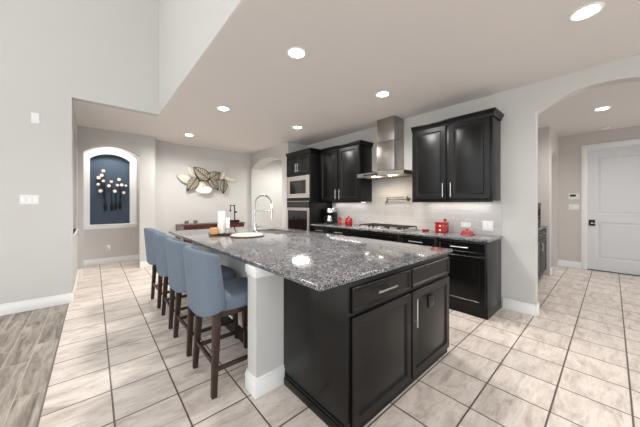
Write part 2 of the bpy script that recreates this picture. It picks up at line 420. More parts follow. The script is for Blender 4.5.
for i, ((x, y), lab) in enumerate(DL):
    if dl is None: dl = o = downlight_proto((x, y, H), lab, 'kitchen ceiling downlights', 84)
    else: o = copy_tree(dl); o.location = (x, y, H); o['label'] = lab
    if y > 3 or x > 2 and y < 1:     # the far lamps burn brighter, the near right one dimmer
        for c in o.children:
            if c.type == 'LIGHT': c.data = c.data.copy(); c.data.energy = 30 if y < 1 else 115 if y > 5 else 105
downlight_proto((5.8, .1, H), 'recessed downlight in the entry hall ceiling before the white door', None, 76)
downlight_proto((.3, 7.15, H), 'recessed downlight over the navy niche passage, mostly out of sight', None, 55)
downlight_proto((4.35, 6.0, H), 'unseen downlight added to brighten the side hall behind the arch left of the oven tower', None, 115)  # no lamp known here; added to lift the wall behind the arch
t = thing('smoke_detector', (7.25, .08, H), 'round white smoke detector on the hall ceiling above the entry door', 'smoke detector')
finish('housing', MB().lathe([(.07, 0), (.07, -.012), (.062, -.03), (.045, -.036)], (7.25, .08, H), 28), 'white', t)
finish('vent_ring', MB().lathe([(.03, -.0361), (.03, -.042), (.022, -.044)], (7.25, .08, H), 20), 'white', t)

# ------------------------------------------------------------------ island
CT0, CT = .90, .93
isl = thing('kitchen_island', (1.6, 2.7, 0), 'big espresso kitchen island with white knee wall and corner pillar', 'kitchen island')
IX0, IX1, IY0, IY1, IYK = 1.07, 2.425, .99, 4.3, 1.63
mb = box(IX0, IX1, IY0, IYK+.13, .09, CT0-.001, .002); mb.box(1.16, IX1, IYK+.13, IY1, .09, CT0-.2)
finish('cabinet_body', mb, 'cab', isl)
finish('toe_kick', box(IX0+.005, IX1-.02, IY0-.004, IY1-.02, 0, .09, .003), 'cabin', isl)
mb = box(IX0-.012, IX0+.01, IY0+.02, IYK-.02, 0, .055, .004); mb.box(IX0-.006, IX0+.01, IY0+.02, IYK-.02, .055, .075, .004); 
finish('base_shoe', mb, 'cab', isl)
# pillar: knee-wall end
mb = box(.845, IX0+.06, IYK, IYK+.13, 0, CT0-.001); mb.box(1.14, 1.16, IYK+.13, IY1, 0, CT0-.001)
finish('knee_wall', mb, 'wall', isl)
mb = MB()
for z0, z1, e in ((0, .115, .016), (.115, .135, .010)): mb.box(.845-e, IX0+.001, IYK-e, IYK+.13+e, z0, z1, .003)
finish('pillar_base', mb, 'trim', isl)
mb = MB()
for z0, z1, e in ((CT0-.055, CT0-.0012, .014), (CT0-.075, CT0-.055, .007)): mb.box(.845-e, IX0+.001, IYK-e, IYK+.13+e, z0, z1, .003)
finish('pillar_cap', mb, 'trim', isl)
mb = box(1.14-.014, 1.14, IYK+.146, IY1, 0, .13, .003); finish('knee_baseboard', mb, 'trim', isl)
P = PY(IY0)
def bar_handle(parent, p, q, out, r=.006, post=.2):
    p, q = Vector(p), Vector(q); out = Vector(out); mb = MB()
    mb.tube([p+out, q+out], r, 12)
    for s in (post, 1-post):
        c = p+(q-p)*s; mb.tube([c, c+out], r*.8, 8)
    return finish('handle', mb, 'nickel', parent)
u0, um, u1 = IX0+.02, 1.755, IX1-.012
dr = finish('drawer_front', MB().panel(P, u0+.01, um-.014, .715, .862, 0, .022, .014, False), 'cab', isl)
bar_handle(dr, (1.31, IY0-.012, .795), (1.52, IY0-.012, .795), (0, -.032, 0))
finish('drawer_front', MB().panel(P, um+.004, u1-.008, .715, .862, 0, .022, .014, False), 'cab', isl)
finish('cabinet_door', MB().panel(P, u0+.01, um-.014, .052, .69, 0, .022), 'cab', isl)
dd = finish('cabinet_door', MB().panel(P, um+.004, u1-.008, .052, .69, 0, .022), 'cab', isl)
bar_handle(dd, (um+.014, IY0-.022, .44), (um+.014, IY0-.022, .645), (0, -.032, 0))
mb = box(2.0, 2.085, IY0-.03, IY0-.017, .515, .605, .003)
po = finish('power_outlet', mb, 'blackplastic', isl)
mb = MB()
for x in (2.025, 2.06): mb.box(x-.009, x+.009, IY0-.032, IY0-.029, .545, .578, .001)
finish('socket', mb, 'greycab', po)

# island worktop with the sink hole
SX0, SX1, SY0, SY1 = 1.84, 2.26, 2.95, 3.72
def worktop(name, x0, x1, y0, y1, hole=None, parent=None):
    mb = MB(); b = .006
    def ring(i, z): return [(x0+i, y0+i, z), (x1-i, y0+i, z), (x1-i, y1-i, z), (x0+i, y1-i, z)]
    rings = [ring(b, CT0), ring(0, CT0+b), ring(0, CT-b), ring(b*.3, CT-b*.3), ring(b, CT)]
    if not hole: mb.loft(rings)
    else:
        hx0, hx1, hy0, hy1 = hole
        hr = lambda z: [(hx0, hy0, z), (hx1, hy0, z), (hx1, hy1, z), (hx0, hy1, z)]
        rings = [hr(CT0)]+rings+[hr(CT), hr(CT0)]
        mb.loft(rings, False, False); bmesh.ops.remove_doubles(mb.bm, verts=mb.bm.verts, dist=1e-5)
    return mb
o = finish('island_worktop', worktop('', .845, 2.46, .962, 4.42, (SX0, SX1, SY0, SY1)), 'granite', None, (1.65, 2.7, CT0), smooth=50)
tag(o, 'speckled grey granite worktop covering the whole island', 'countertop')
# undermount sink
t = thing('kitchen_sink', (2.05, 3.33, .70), 'steel undermount sink sunk in the island granite', 'sink')
e = .012
rg = lambda i, z: [(SX0-e+i, SY0-e+i, z), (SX1+e-i, SY0-e+i, z), (SX1+e-i, SY1+e-i, z), (SX0-e+i, SY1+e-i, z)]
mb = MB().loft([rg(-.012, CT0-.001), rg(.0, CT0-.001), rg(.006, .73), rg(.03, .712), rg(.03, .708), rg(-.004, .725), rg(-.012, CT0-.004)], False, False)
mb.loft([rg(.03, .708), rg(.03, .712)])
finish('basin', mb, 'steel', t)
finish('drain', MB().lathe([(.045, .712), (.045, .716), (.03, .714)], (2.05, 3.33, 0), 20), 'chrome', t)
# spring-neck faucet
fx, fy = 1.71, 3.34
t = thing('kitchen_faucet', (fx, fy, CT), 'tall arched spring-neck faucet at the island sink', 'faucet')
finish('base', MB().lathe([(.03, CT), (.03, CT+.01), (.024, CT+.014), (.024, CT+.13), (.016, CT+.145), (.012, CT+.15)], (fx, fy, 0), 24), 'chrome', t)
arc = [(fx, fy, CT+.14), (fx, fy, CT+.25), (fx, fy, CT+.40)]+[(fx+.135-.135*math.cos(a), fy, CT+.40+.135*math.sin(a)) for a in [PI*i/14 for i in range(1, 15)]]+[(fx+.27, fy, CT+.33), (fx+.27, fy, CT+.30)]
finish('hose_neck', MB().tube(arc, .008, 12), 'chrome', t)
# spring coil round the arc
def along(pts, s):
    pts = [Vector(p) for p in pts]; L = [0]
    for a, b in zip(pts, pts[1:]): L.append(L[-1]+(b-a).length)
    d = s*L[-1]
    for i in range(len(pts)-1):
        if d <= L[i+1]+1e-9:
            f = (d-L[i])/(L[i+1]-L[i]); return pts[i].lerp(pts[i+1], f), (pts[i+1]-pts[i]).normalized()
coil = []
for i in range(46*8):
    p, tn = along(arc, .12+.8*i/(46*8)); a = 2*PI*i/8; n1 = Vector((0, 1, 0)); n2 = tn.cross(n1)
    coil.append(p+n1*.0125*math.cos(a)+n2*.0125*math.sin(a))
finish('spring_coil', MB().tube(coil, .0028, 6), 'chrome', t)
finish('spray_head', MB().lathe([(.012, CT+.34), (.017, CT+.33), (.017, CT+.24), (.021, CT+.19), (.018, CT+.185)], (fx+.27, fy, 0), 20), 'chrome', t)
finish('support_arm', MB().tube([(fx, fy, CT+.31), (fx+.25, fy, CT+.31)], .007, 10).lathe([(.022, CT+.3), (.022, CT+.322)], (fx+.27, fy, 0), 18).lathe([(.017, CT+.29), (.017, CT+.33)], (fx, fy, 0), 18), 'chrome', t)
finish('lever', MB().tube([(fx, fy, CT+.085), (fx+.07, fy-.01, CT+.085), (fx+.085, fy-.012, CT+.09)], .009, 10).tube([(fx+.085, fy-.012, CT+.085), (fx+.09, fy-.012, CT+.19)], .0045, 8, .0035), 'chrome', t)

# ------------------------------------------------------------------ items on the island
tx, ty = 1.30, 3.46
t = thing('candle_tray', (tx, ty, CT), 'thin round brown tray under the candles on the island', 'tray')
finish('plate', MB().lathe([(.12, CT+.012), (.165, CT+.012), (.178, CT+.02), (.182, CT+.02), (.17, CT+.006), (.12, CT+.004), (.12, CT+.008)], (tx, ty, 0), 40), 'cork', t)
finish('foot', MB().lathe([(.10, CT), (.12, CT+.001), (.12, CT+.012)], (tx, ty, 0), 32), 'cork', t)
def candle(name, x, y, z, r, h, m, label, wick=True):
    t = thing(name, (x, y, z), label, 'candle')
    finish('wax', MB().lathe([(r-.004, z), (r, z+.004), (r, z+h-.006), (r-.006, z+h), (r-.02 if r > .03 else r-.01, z+h-.004)], (x, y, 0), 28), m, t)
    if wick: finish('wick', MB().tube([(x, y, z+h-.006), (x+.001, y, z+h+.006), (x+.004, y, z+h+.012)], .0014, 6), 'iron', t)
    return t
zt = CT+.0125
candle('pillar_candle', tx, ty+.045, zt, .05, .295, 'candle', 'tall white pillar candle on the brown tray')
candle('block_candle', tx-.115, ty, zt, .048, .085, 'amber', 'short amber candle beside the tall white candle')
t = thing('votive_holder', (tx+.05, ty-.045, zt), 'slim white candle on a small metal holder, right on the tray', 'candle holder')
finish('stem', MB().lathe([(.034, zt), (.034, zt+.008), (.012, zt+.016), (.01, zt+.06), (.03, zt+.072), (.03, zt+.08)], (tx+.05, ty-.045, 0), 22), 'nickel', t)
finish('wax', MB().lathe([(.027, zt+.08), (.028, zt+.205), (.02, zt+.21)], (tx+.05, ty-.045, 0), 22), 'candle', t)
px_, py_ = 1.47, 3.08
t = thing('round_board', (px_, py_, CT), 'cream woven round board lying before the faucet', 'serving board')
finish('rim', MB().lathe([(.185, CT), (.205, CT+.002), (.21, CT+.012), (.205, CT+.017), (.185, CT+.017)], (px_, py_, 0), 44), 'cork', t)
finish('top', MB().lathe([(.185, CT+.003), (.2, CT+.017), (.19, CT+.024), (.12, CT+.021), (.02, CT+.021)], (px_, py_, 0), 44), 'wicker', t)

# ------------------------------------------------------------------ stools
def make_stool():
    X, Y = 0, 0
    t = thing('counter_stool', (0, 0, 0), '', 'stool', 'blue stools along the island')
    # seat cushion
    def sring(f, z):
        out = []
        for i in range(32):
            a = 2*PI*i/32; c, s = math.cos(a), math.sin(a)
            ex = .42
            out.append((f*.235*math.copysign(abs(c)**ex, c)+.01, f*.235*math.copysign(abs(s)**ex, s), z))
        return out
    finish('seat', MB().loft([sring(.9, .572), sring(.985, .58), sring(1, .60), sring(1, .645), sring(.97, .664), sring(.85, .674), sring(.4, .68)]), 'fabric', t, smooth=60)
    # wrap-round back shell
    nS, nT = 28, 12
    def pt(s, tt, off):
        ph = s*lerp(math.radians(70), math.radians(67), tt)
        a, b = .235+off, .228+off-.002*tt
        c, sn = math.cos(ph), math.sin(ph); ex = .62
        x = -a*math.copysign(abs(c)**ex, c); y = b*math.copysign(abs(sn)**ex, sn)
        x -= .028+.035*tt
        top = 1.0-.03*abs(s)**3.0
        bot = .562+.05*abs(s)**3
        return Vector((x, y, lerp(bot, top, tt)))
    outer = [[pt(-1+2*i/nS, j/nT, .045) for i in range(nS+1)] for j in range(nT+1)]
    inner = [[pt(-1+2*i/nS, j/nT, -.004) for i in range(nS+1)] for j in range(nT+1)]
    # closed loop rows: outer left->right, rounded tip, inner right->left
    rows = []
    for j in range(nT+1):
        e = 1-.0*j
        mid = lambda A, B, k: A.lerp(B, k)
        o_, i_ = outer[j], inner[j][::-1]
        tipR = [mid(o_[-1], i_[0], k)+(o_[-1]-o_[-2]).normalized()*.018*math.sin(PI*k) for k in (.25, .5, .75)]
        tipL = [mid(i_[-1], o_[0], k)+(o_[0]-o_[1]).normalized()*.018*math.sin(PI*k) for k in (.25, .5, .75)]
        rows.append(o_+tipR+i_+tipL)
    def shrink(row, k, dz):
        n = nS+1; out = list(row)
        for i in range(n):
            j = n+3+(n-1-i); m_ = row[i].lerp(row[j], .5)
            out[i] = row[i].lerp(m_, k); out[j] = row[j].lerp(m_, k)
        for q in range(3):
            mr = row[n-1].lerp(row[n+3], .5); ml = row[0].lerp(row[2*n+2], .5)
            out[n+q] = row[n+q].lerp(mr, k); out[2*n+3+q] = row[2*n+3+q].lerp(ml, k)
        return [p+Vector((0, 0, dz)) for p in out]
    rows = [shrink(rows[0], .55, -.012), shrink(rows[0], .18, -.008)]+rows+[shrink(rows[-1], .18, .010), shrink(rows[-1], .55, .017), shrink(rows[-1], .92, .019)]
    finish('backrest', MB().loft(rows), 'fabric', t, smooth=70)
    # frame
    mb = MB()
    for s in (-1, 1):
        mb.bar((-.19, s*.185, .55), (.19, s*.185, .55), .028, depth0=.045, bevel=.003); mb.bar((s*.19, -.185, .55), (s*.19, .185, .55), .028, depth0=.045, bevel=.003)
    finish('seat_frame', mb, 'leg', t)
    for sx in (-1, 1):
        for sy in (-1, 1):
            finish('leg', MB().bar((sx*.19, sy*.19, .575), (sx*.222, sy*.218, 0), .052, .036, up=(1, 0, 0), bevel=.004), 'leg', t)
    k = lambda z: (lerp(.222, .19, z/.575), lerp(.218, .19, z/.575))
    for (za, s, ax) in ((.215, -1, 'y'), (.215, 1, 'y'), (.18, -1, 'x'), (.18, 1, 'x')):
        xx, yy = k(za)
        if ax == 'y': finish('stretcher', MB().bar((s*xx, -yy, za), (s*xx, yy, za), .02, depth0=.03, bevel=.003), 'leg', t)
        else: finish('stretcher', MB().bar((-xx, s*yy, za), (xx, s*yy, za), .02, depth0=.03, bevel=.003), 'leg', t)
    return t
proto = make_stool()
SL = [(2.04, 'blue-grey upholstered counter stool nearest the camera, beside the white pillar'),
      (2.69, 'blue-grey upholstered counter stool second from the white pillar'),
      (3.35, 'blue-grey upholstered counter stool third from the white pillar'),
      (4.07, 'blue-grey upholstered counter stool at the far end of the row')]
for i, (y, lab) in enumerate(SL):
    o = proto if i == 0 else copy_tree(proto)
    o.location = (.845, y, 0); o['label'] = lab; o.rotation_euler.z = (0, .03, -.02, .02)[i]

# ------------------------------------------------------------------ cooking wall cabinets
BX, UX, BACK = 3.40, 3.62, WX-.014
# backsplash
mb = box(WX-.012, WX, .945, 4.09, CT-.02, 1.40); mb.box(WX-.012, WX, 2.02, 2.99, 1.40, 1.83)
struct('wall_backsplash', mb, 'splash', smooth=0)
def base_cabinet(y0, y1, label, kind, end=False):
    t = thing('base_cabinet', ((BX+BACK)/2, (y0+y1)/2, 0), label, 'cabinet', 'espresso base cabinets on the cooking wall')
    finish('body', box(BX, BACK, y0+.0008, y1-.0008, .095, CT0-.001, .001), 'cab', t)
    finish('toe_kick', box(BX+(.01 if end else .06), BACK, y0+.001, y1-.001, 0, .095), 'cab' if end else 'cabin', t)
    P = PX(BX)
    zs = .735
    dr = finish('drawer', MB().panel(P, y0+.02, y1-.02, zs, .872, 0, .02, .022, False), 'cab', t)
    m = (y0+y1)/2; hl = min(.1, (y1-y0)*.2)
    if kind != 'cooktop': bar_handle(dr, (BX-.02, m-hl, .815), (BX-.02, m+hl, .815), (-.03, 0, 0))
    if kind == 'door':
        d = finish('door', MB().panel(P, y0+.02, y1-.02, .125, zs-.025, 0, .022), 'cab', t)
        bar_handle(d, (BX-.022, y1-.05, .5), (BX-.022, y1-.05, .66), (-.03, 0, 0))
    elif kind == 'cooktop':
        for a, b in ((y0+.02, m-.003), (m+.003, y1-.02)):
            d = finish('door', MB().panel(P, a, b, .125, zs-.025, 0, .022), 'cab', t)
            yy = b-.05 if b < m else a+.05
            bar_handle(d, (BX-.022, yy, .5), (BX-.022, yy, .66), (-.03, 0, 0))
    return t
base_cabinet(.945, 1.53, 'espresso base cabinet at the right end of the cooking wall, one drawer over one door', 'door', True)
base_cabinet(1.53, 2.08, 'espresso base cabinet second from the right end, below the small red dish', 'door')
base_cabinet(2.08, 3.04, 'wide espresso base cabinet under the gas cooktop', 'cooktop')
base_cabinet(3.04, 3.57, 'espresso base cabinet below the red jar and mill', 'door')
base_cabinet(3.57, 4.098, 'espresso base cabinet beside the oven tower, below the coffee maker', 'door')
o = finish('counter_worktop', worktop('', BX-.055, WX-.0125, .925, 4.096), 'granite', None, (3.68, 2.5, CT0), smooth=50)
tag(o, 'speckled granite worktop running along the tiled cooking wall', 'countertop')

def wall_cabinet(y0, y1, z0, z1, ndoor, label, x=UX):
    t = thing('upper_cabinet', ((x+BACK)/2, (y0+y1)/2, z0), label, 'cabinet', 'espresso wall cabinets beside the hood')
    mb = box(x, WX-.0125, y0, y1, z0, z1, .001); mb.box(x, x+.02, y0, y1, z0-.02, z0+.001, .002)
    finish('body', mb, 'cab', t)
    P = PX(x); wd = (y1-y0)/ndoor; m = (y0+y1)/2
    doors = []
    for i in range(ndoor):
        a, b = y0+wd*i+.022, y0+wd*(i+1)-.022
        d = finish('door', MB().panel(P, a, b, z0+.022, z1-.03, 0, .022, .06), 'cab', t); doors.append((d, a, b))
        yy = b-.03 if i == 0 else a+.03
        bar_handle(d, (x-.022, yy, z0+.05), (x-.022, yy, z0+.24), (-.03, 0, 0))
    crown(t, x, y0, y1, z1)
    # under-cabinet strip lamp
    st = thing('under_cabinet_light', ((x+BACK)/2+.06, (y0+y1)/2, z0), 'thin lit strip under the '+('right' if y0 < 2 else 'left')+' wall cabinet', 'strip light')
    xc = WX-.10
    finish('housing', box(xc-.02, xc+.02, y0+.08, y1-.08, z0-.012, z0-.0002, .002), 'white', st)
    finish('lamp_strip', box(xc-.014, xc+.014, y0+.09, y1-.09, z0-.015, z0-.0122), 'strip', st)
    ld = bpy.data.lights.new('strip_glow', 'AREA'); ld.shape = 'RECTANGLE'; ld.size = .03; ld.size_y = y1-y0-.2; ld.energy = .8*(y1-y0); ld.color = (1, .97, .93)
    lo = bpy.data.objects.new('glow', ld); COL.objects.link(lo); lo.parent = st; lo.location = Vector((xc, (y0+y1)/2, z0-.02))-ORG[st.name]
    return t
def crown(t, x, y0, y1, z1, xb=WX-.013):
    prof = [(0, z1-.03), (.012, z1-.03), (.016, z1-.01), (.034, z1+.024), (.04, z1+.03), (.04, z1+.045), (0, z1+.045)]
    rings = [[(x-o, y1+o*0, z), (x-o, y0-o, z), (xb, y0-o, z)] for o, z in prof]
    mb = MB(); R = [[mb.bm.verts.new(p) for p in r] for r in rings]
    n = len(R)
    for k in range(n):
        a, b = R[k], R[(k+1) % n]
        for i in range(2): mb.bm.faces.new((a[i], a[i+1], b[i+1], b[i]))
    mb.bm.faces.new([r[0] for r in R]); mb.bm.faces.new([r[2] for r in R][::-1])
    mb.box(x-.001, WX-.014, y0-.001, y1, z1+.03, z1+.045)
    finish('crown', mb, 'cab', t)
wall_cabinet(.955, 2.0, 1.385, 2.445, 2, 'espresso two-door wall cabinet right of the steel hood')
wall_cabinet(3.01, 4.098, 1.385, 2.445, 2, 'espresso two-door wall cabinet left of the steel hood, beside the oven tower')

# oven tower
TX, TY0, TY1 = 3.35, 4.10, 4.965
t = thing('oven_tower', (3.66, 4.53, 0), 'tall espresso oven tower housing the microwave and wall oven', 'cabinet')
mb = MB().box(TX, WX-.001, TY0, TY0+.045, 0, 2.445, .001).box(TX, WX-.001, TY1-.045, TY1, 0, 2.445, .001)
mb.box(WX-.03, WX-.002, TY0+.04, TY1-.04, 0, 2.44)
for z0, z1 in ((.095, .66), (1.405, 1.475), (1.945, 2.445)): mb.box(TX, WX-.02, TY0+.04, TY1-.04, z0, z1)
mb.box(TX+.06, WX-.03, TY0+.04, TY1-.04, 0, .1)
finish('body', mb, 'cab', t)
P = PX(TX); m = (TY0+TY1)/2
for a, b, yy in ((TY0+.02, m-.003, m-.035), (m+.003, TY1-.02, m+.035)):
    d = finish('door', MB().panel(P, a, b, 1.985, 2.39, 0, .022), 'cab', t)
    bar_handle(d, (TX-.022, yy, 2.03), (TX-.022, yy, 2.22), (-.03, 0, 0))
d = finish('drawer', MB().panel(P, TY0+.02, TY1-.02, .125, .63, 0, .022), 'cab', t)
bar_handle(d, (TX-.022, m-.1, .57), (TX-.022, m+.1, .57), (-.03, 0, 0))
crown(t, TX, TY0, TY1, 2.445, UX-.042)
ya, yb = TY0+.048, TY1-.048
t = thing('microwave_oven', (3.6, m, 1.4755), 'stainless built-in microwave in the tower above the oven', 'microwave')
finish('casing', box(TX+.002, WX-.1, ya, yb, 1.4755, 1.9445), 'darkmetal', t)
P = PX(TX+.002)
def frame_mb(P, u0, u1, z0, z1, iu, iz, th):
    prof = [(0, 0, 0), (0, 0, th-.003), (.003, .003, th), (iu, iz, th), (iu+.004, iz+.004, th-.008)]
    return MB().loft([[P(u0+i, z0+j, n), P(u1-i, z0+j, n), P(u1-i, z1-j, n), P(u0+i, z1-j, n)] for i, j, n in prof])
finish('trim_frame', frame_mb(P, ya-.012, yb+.012, 1.472, 1.948, .1, .085, .022), 'steel', t)
finish('door_window', MB().panel(P, ya+.20, yb-.095, 1.565, 1.85, .014, .009, 0), 'blackglass', t)
finish('control_panel', MB().panel(P, ya+.09, ya+.195, 1.565, 1.85, .014, .009, 0), 'blackplastic', t)
t = thing('built_in_oven', (3.6, m, .6605), 'stainless and black glass wall oven below the microwave', 'oven')
finish('casing', box(TX+.002, WX-.1, ya, yb, .6605, 1.4045), 'darkmetal', t)
finish('control_panel', MB().panel(P, ya-.012, yb+.012, 1.265, 1.402, 0, .024, 0), 'blackglass', t)
finish('panel_trim', MB().panel(P, ya-.012, yb+.012, 1.392, 1.404, 0, .027, 0), 'steel', t)
d = finish('oven_door', frame_mb(P, ya-.012, yb+.012, .67, 1.26, .045, .06, .03), 'steel', t)
finish('glass', MB().panel(P, ya+.03, yb-.03, .725, 1.2, .02, .008, 0), 'blackglass', d)
mb = MB().tube([(TX-.075, ya+.02, 1.222), (TX-.075, yb-.02, 1.222)], .013, 14)
for y in (ya+.06, yb-.06): mb.tube([(TX-.028, y, 1.222), (TX-.075, y, 1.222)], .009, 10)
finish('handle', mb, 'steel', d)

# range hood
HX, HY0, HY1 = 3.49, 2.065, 2.975; hc = 2.516
t = thing('range_hood', (3.74, hc, 1.80), 'stainless chimney range hood over the gas cooktop', 'range hood')
mb = MB(); z0, z1 = 1.80, 1.862
q = lambda x0, a, b, z: [(x0, a, z), (WX-.013, a, z), (WX-.013, b, z), (x0, b, z)]
mb.loft([q(HX+.02, HY0+.02, HY1-.02, z0+.012), q(HX+.02, HY0+.02, HY1-.02, z0), q(HX, HY0, HY1, z0), q(HX, HY0, HY1, z1-.002), q(HX+.003, HY0+.003, HY1-.003, z1), q(3.66, hc-.19, hc+.19, z1+.05)])
finish('canopy', mb, 'hoodsteel', t)
mb = box(3.675, WX-.001, hc-.173, hc+.173, 1.905, 2.40, .002); mb.box(3.681, WX-.001, hc-.168, hc+.168, 2.40, H-.001, .002)
finish('chimney', mb, 'hoodsteel', t)
finish('control_strip', box(HX-.003, HX, hc+.02, hc+.32, 1.818, 1.846, .001), 'blackplastic', t)
mb = MB()
for a, b in ((HY0+.06, hc-.005), (hc+.005, HY1-.06)):
    mb.box(HX+.17, WX-.06, a, b, 1.797, 1.8118)
    for k in range(9): mb.box(HX+.18, WX-.07, a+.02+k*.043, a+.04+k*.043, 1.793, 1.799)
finish('filter', mb, 'grille', t)
for y in (hc-.15, hc+.17):
    lo_ = finish('hood_lamp', MB().lathe([(.03, 1.8115), (.03, 1.797), (.026, 1.795)], (HX+.10, y, 0), 20), 'lens', t)
    ld = bpy.data.lights.new('hood_beam', 'SPOT'); ld.energy = 5; ld.spot_size = math.radians(130); ld.spot_blend = .7; ld.shadow_soft_size = .03; ld.color = (1, .82, .6)
    lo = bpy.data.objects.new('beam', ld); COL.objects.link(lo); lo.parent = t; lo.location = Vector((HX+.10, y, 1.785))-ORG[t.name]; lo.rotation_euler = (0, math.radians(-22), 0)

# pot filler
t = thing('pot_filler', (WX-.012, 2.30, 1.30), 'wall-mounted folding pot filler faucet on the tile above the cooktop', 'faucet')
zz = 1.42; xw = WX-.012; yw = 2.17
mb = MB().lathe([(.032, 0), (.032, -.008), (.016, -.014), (.014, -.05)], (xw, yw+.08, zz), 20, 'x'); finish('wall_flange', mb, 'pewter', t)
mb = MB().tube([(xw-.05, yw+.08, zz-.03), (xw-.05, yw+.08, zz+.05)], .014, 12).tube([(xw-.05, yw+.08, zz), (xw-.06, yw+.46, zz)], .009, 12); finish('inner_arm', mb, 'pewter', t)
mb = MB().tube([(xw-.06, yw+.46, zz-.07), (xw-.06, yw+.46, zz+.04)], .013, 12).tube([(xw-.06, yw+.46, zz+.03), (xw-.085, yw+.12, zz+.035)], .008, 12); finish('outer_arm', mb, 'pewter', t)
mb = MB().tube([(xw-.06, yw+.46, zz-.03), (xw-.10, yw+.45, zz-.03), (xw-.12, yw+.45, zz-.05), (xw-.12, yw+.45, zz-.10)], .009, 10); finish('spout', mb, 'pewter', t)
mb = MB().tube([(xw-.06, yw+.50, zz+.03), (xw-.06, yw+.60, zz+.03)], .006, 8); finish('lever', mb, 'nickel', t)

# gas cooktop
t = thing('gas_cooktop', (3.68, hc, CT), 'stainless gas cooktop with black grates set in the granite under the hood', 'cooktop')
finish('tray', box(3.43, 3.92, 2.07, 2.965, CT, CT+.012, .004), 'steel', t)
for yy in (2.22, hc, 2.81):
    mb = MB(); x0, x1, a, b, z = 3.53, 3.9, yy-.135, yy+.135, CT+.05
    for p, q_ in (((x0, a, z), (x0, b, z)), ((x1, a, z), (x1, b, z)), ((x0, a, z), (x1, a, z)), ((x0, b, z), (x1, b, z)), ((x0, yy, z), (x1, yy, z)), ((x0+.12, a, z), (x0+.12, b, z)), ((x1-.12, a, z), (x1-.12, b, z))):
        mb.bar(p, q_, .012, bevel=.002)
    for x in (x0, x1):
        for y in (a, b): mb.bar((x, y, z), (x, y, CT+.0121), .012)
    finish('grate', mb, 'iron', t)
for x, y in ((3.62, 2.22), (3.82, 2.22), (3.72, hc), (3.62, 2.81), (3.82, 2.81)):
    finish('burner', MB().lathe([(.05, CT+.0121), (.05, CT+.02), (.036, CT+.022), (.036, CT+.032), (.03, CT+.034)], (x, y, 0), 22), 'iron', t)
for k in range(5):
    finish('knob', MB().lathe([(.022, CT+.0121), (.021, CT+.036), (.017, CT+.039)], (3.475, hc-.03+.085*k, 0), 18), 'nickel', t)

# things on the cooking-wall worktop
def lathe_thing(name, x, y, z, parts, label, cat):
    t = thing(name, (x, y, z), label, cat)
    for pn, prof, m_ in parts: finish(pn, MB().lathe([(r, z+h) for r, h in prof], (x, y, 0), 32), m_, t)
    return t
# coffee maker
cx, cy = 3.76, 3.93
t = thing('coffee_maker', (cx, cy, CT), 'black and chrome drip coffee maker in the corner by the oven tower', 'coffee maker')
finish('base', box(cx-.12, cx+.11, cy-.09, cy+.09, CT, CT+.03, .006), 'blackplastic', t)
finish('tower', box(cx+.03, cx+.11, cy-.085, cy+.085, CT+.03, CT+.24, .008), 'blackplastic', t)
mb = MB().lathe([(.06, CT+.222), (.082, CT+.23), (.085, CT+.31), (.08, CT+.318)], (cx-.03, cy, 0), 28); mb.box(cx-.02, cx+.11, cy-.085, cy+.085, CT+.24, CT+.318, .008)
finish('brew_head', mb, 'chrome', t)
ca = finish('carafe', MB().lathe([(.05, CT+.031), (.068, CT+.045), (.07, CT+.09), (.05, CT+.15), (.046, CT+.165), (.044, CT+.165), (.048, CT+.148), (.066, CT+.09), (.064, CT+.048), (.048, CT+.036)], (cx-.04, cy, 0), 28), 'chrome', t)
finish('carafe_handle', MB().tube([(cx-.085, cy+.03, CT+.15), (cx-.125, cy+.055, CT+.15), (cx-.135, cy+.06, CT+.10), (cx-.115, cy+.05, CT+.055), (cx-.10, cy+.035, CT+.055)], .009, 10), 'blackplastic', ca)
finish('carafe_lid', MB().lathe([(.046, CT+.1652), (.046, CT+.178), (.02, CT+.184)], (cx-.04, cy, 0), 24), 'blackplastic', ca)
lathe_thing('pepper_mill', 3.72, 3.62, CT, [('body', [(.032, 0), (.034, .01), (.032, .05), (.024, .075), (.032, .088)], 'redglass'), ('collar', [(.029, .0881), (.029, .094)], 'chrome'), ('top', [(.03, .0941), (.033, .105), (.034, .13), (.026, .14)], 'redglass')], 'small red mill left of the round red jar', 'mill')
t = lathe_thing('lidded_jar', 3.72, 3.38, CT, [('body', [(.06, 0), (.072, .012), (.078, .06), (.075, .1), (.062, .118)], 'red'), ('lid', [(.066, .1181), (.068, .126), (.05, .142), (.02, .15)], 'red'), ('knob', [(.008, .1501), (.007, .158), (.013, .168), (.009, .176)], 'darkmetal')], 'round red ceramic jar with lid, left of the cooktop', 'jar')
# red crock right of the cooktop
cx, cy = 3.80, 1.635
t = thing('biscuit_crock', (cx, cy, CT), 'tall red canister with two white marks, right of the cooktop', 'canister')
finish('body', box(cx-.065, cx+.065, cy-.075, cy+.075, CT, CT+.125, .018, 4), 'red', t)
finish('lid', box(cx-.07, cx+.07, cy-.08, cy+.08, CT+.1255, CT+.148, .009, 3), 'red', t)
finish('lid_knob', MB().lathe([(.012, CT+.1481), (.01, CT+.16), (.022, CT+.178), (.022, CT+.192), (.012, CT+.2)], (cx+.01, cy-.04, 0), 18), 'red', t)
mb = MB()
for z in (CT+.035, CT+.095): mb.lathe([(.013, 0), (.012, -.003)], (cx-.065, cy, z), 14, 'x')
finish('mark', mb, 'cream', t)
t = thing('small_dish', (3.72, 1.84, CT), 'small low red dish between cooktop and tall red canister', 'dish')
finish('bowl', MB().lathe([(.03, CT), (.045, CT+.004), (.055, CT+.03), (.05, CT+.03), (.04, CT+.012), (.01, CT+.009)], (3.72, 1.84, 0), 30), 'red', t)
finish('rim', MB().lathe([(.0505, CT+.0301), (.0565, CT+.0301), (.056, CT+.034), (.051, CT+.034)], (3.72, 1.84, 0), 30), 'red', t)
cx, cy = 3.74, 1.275
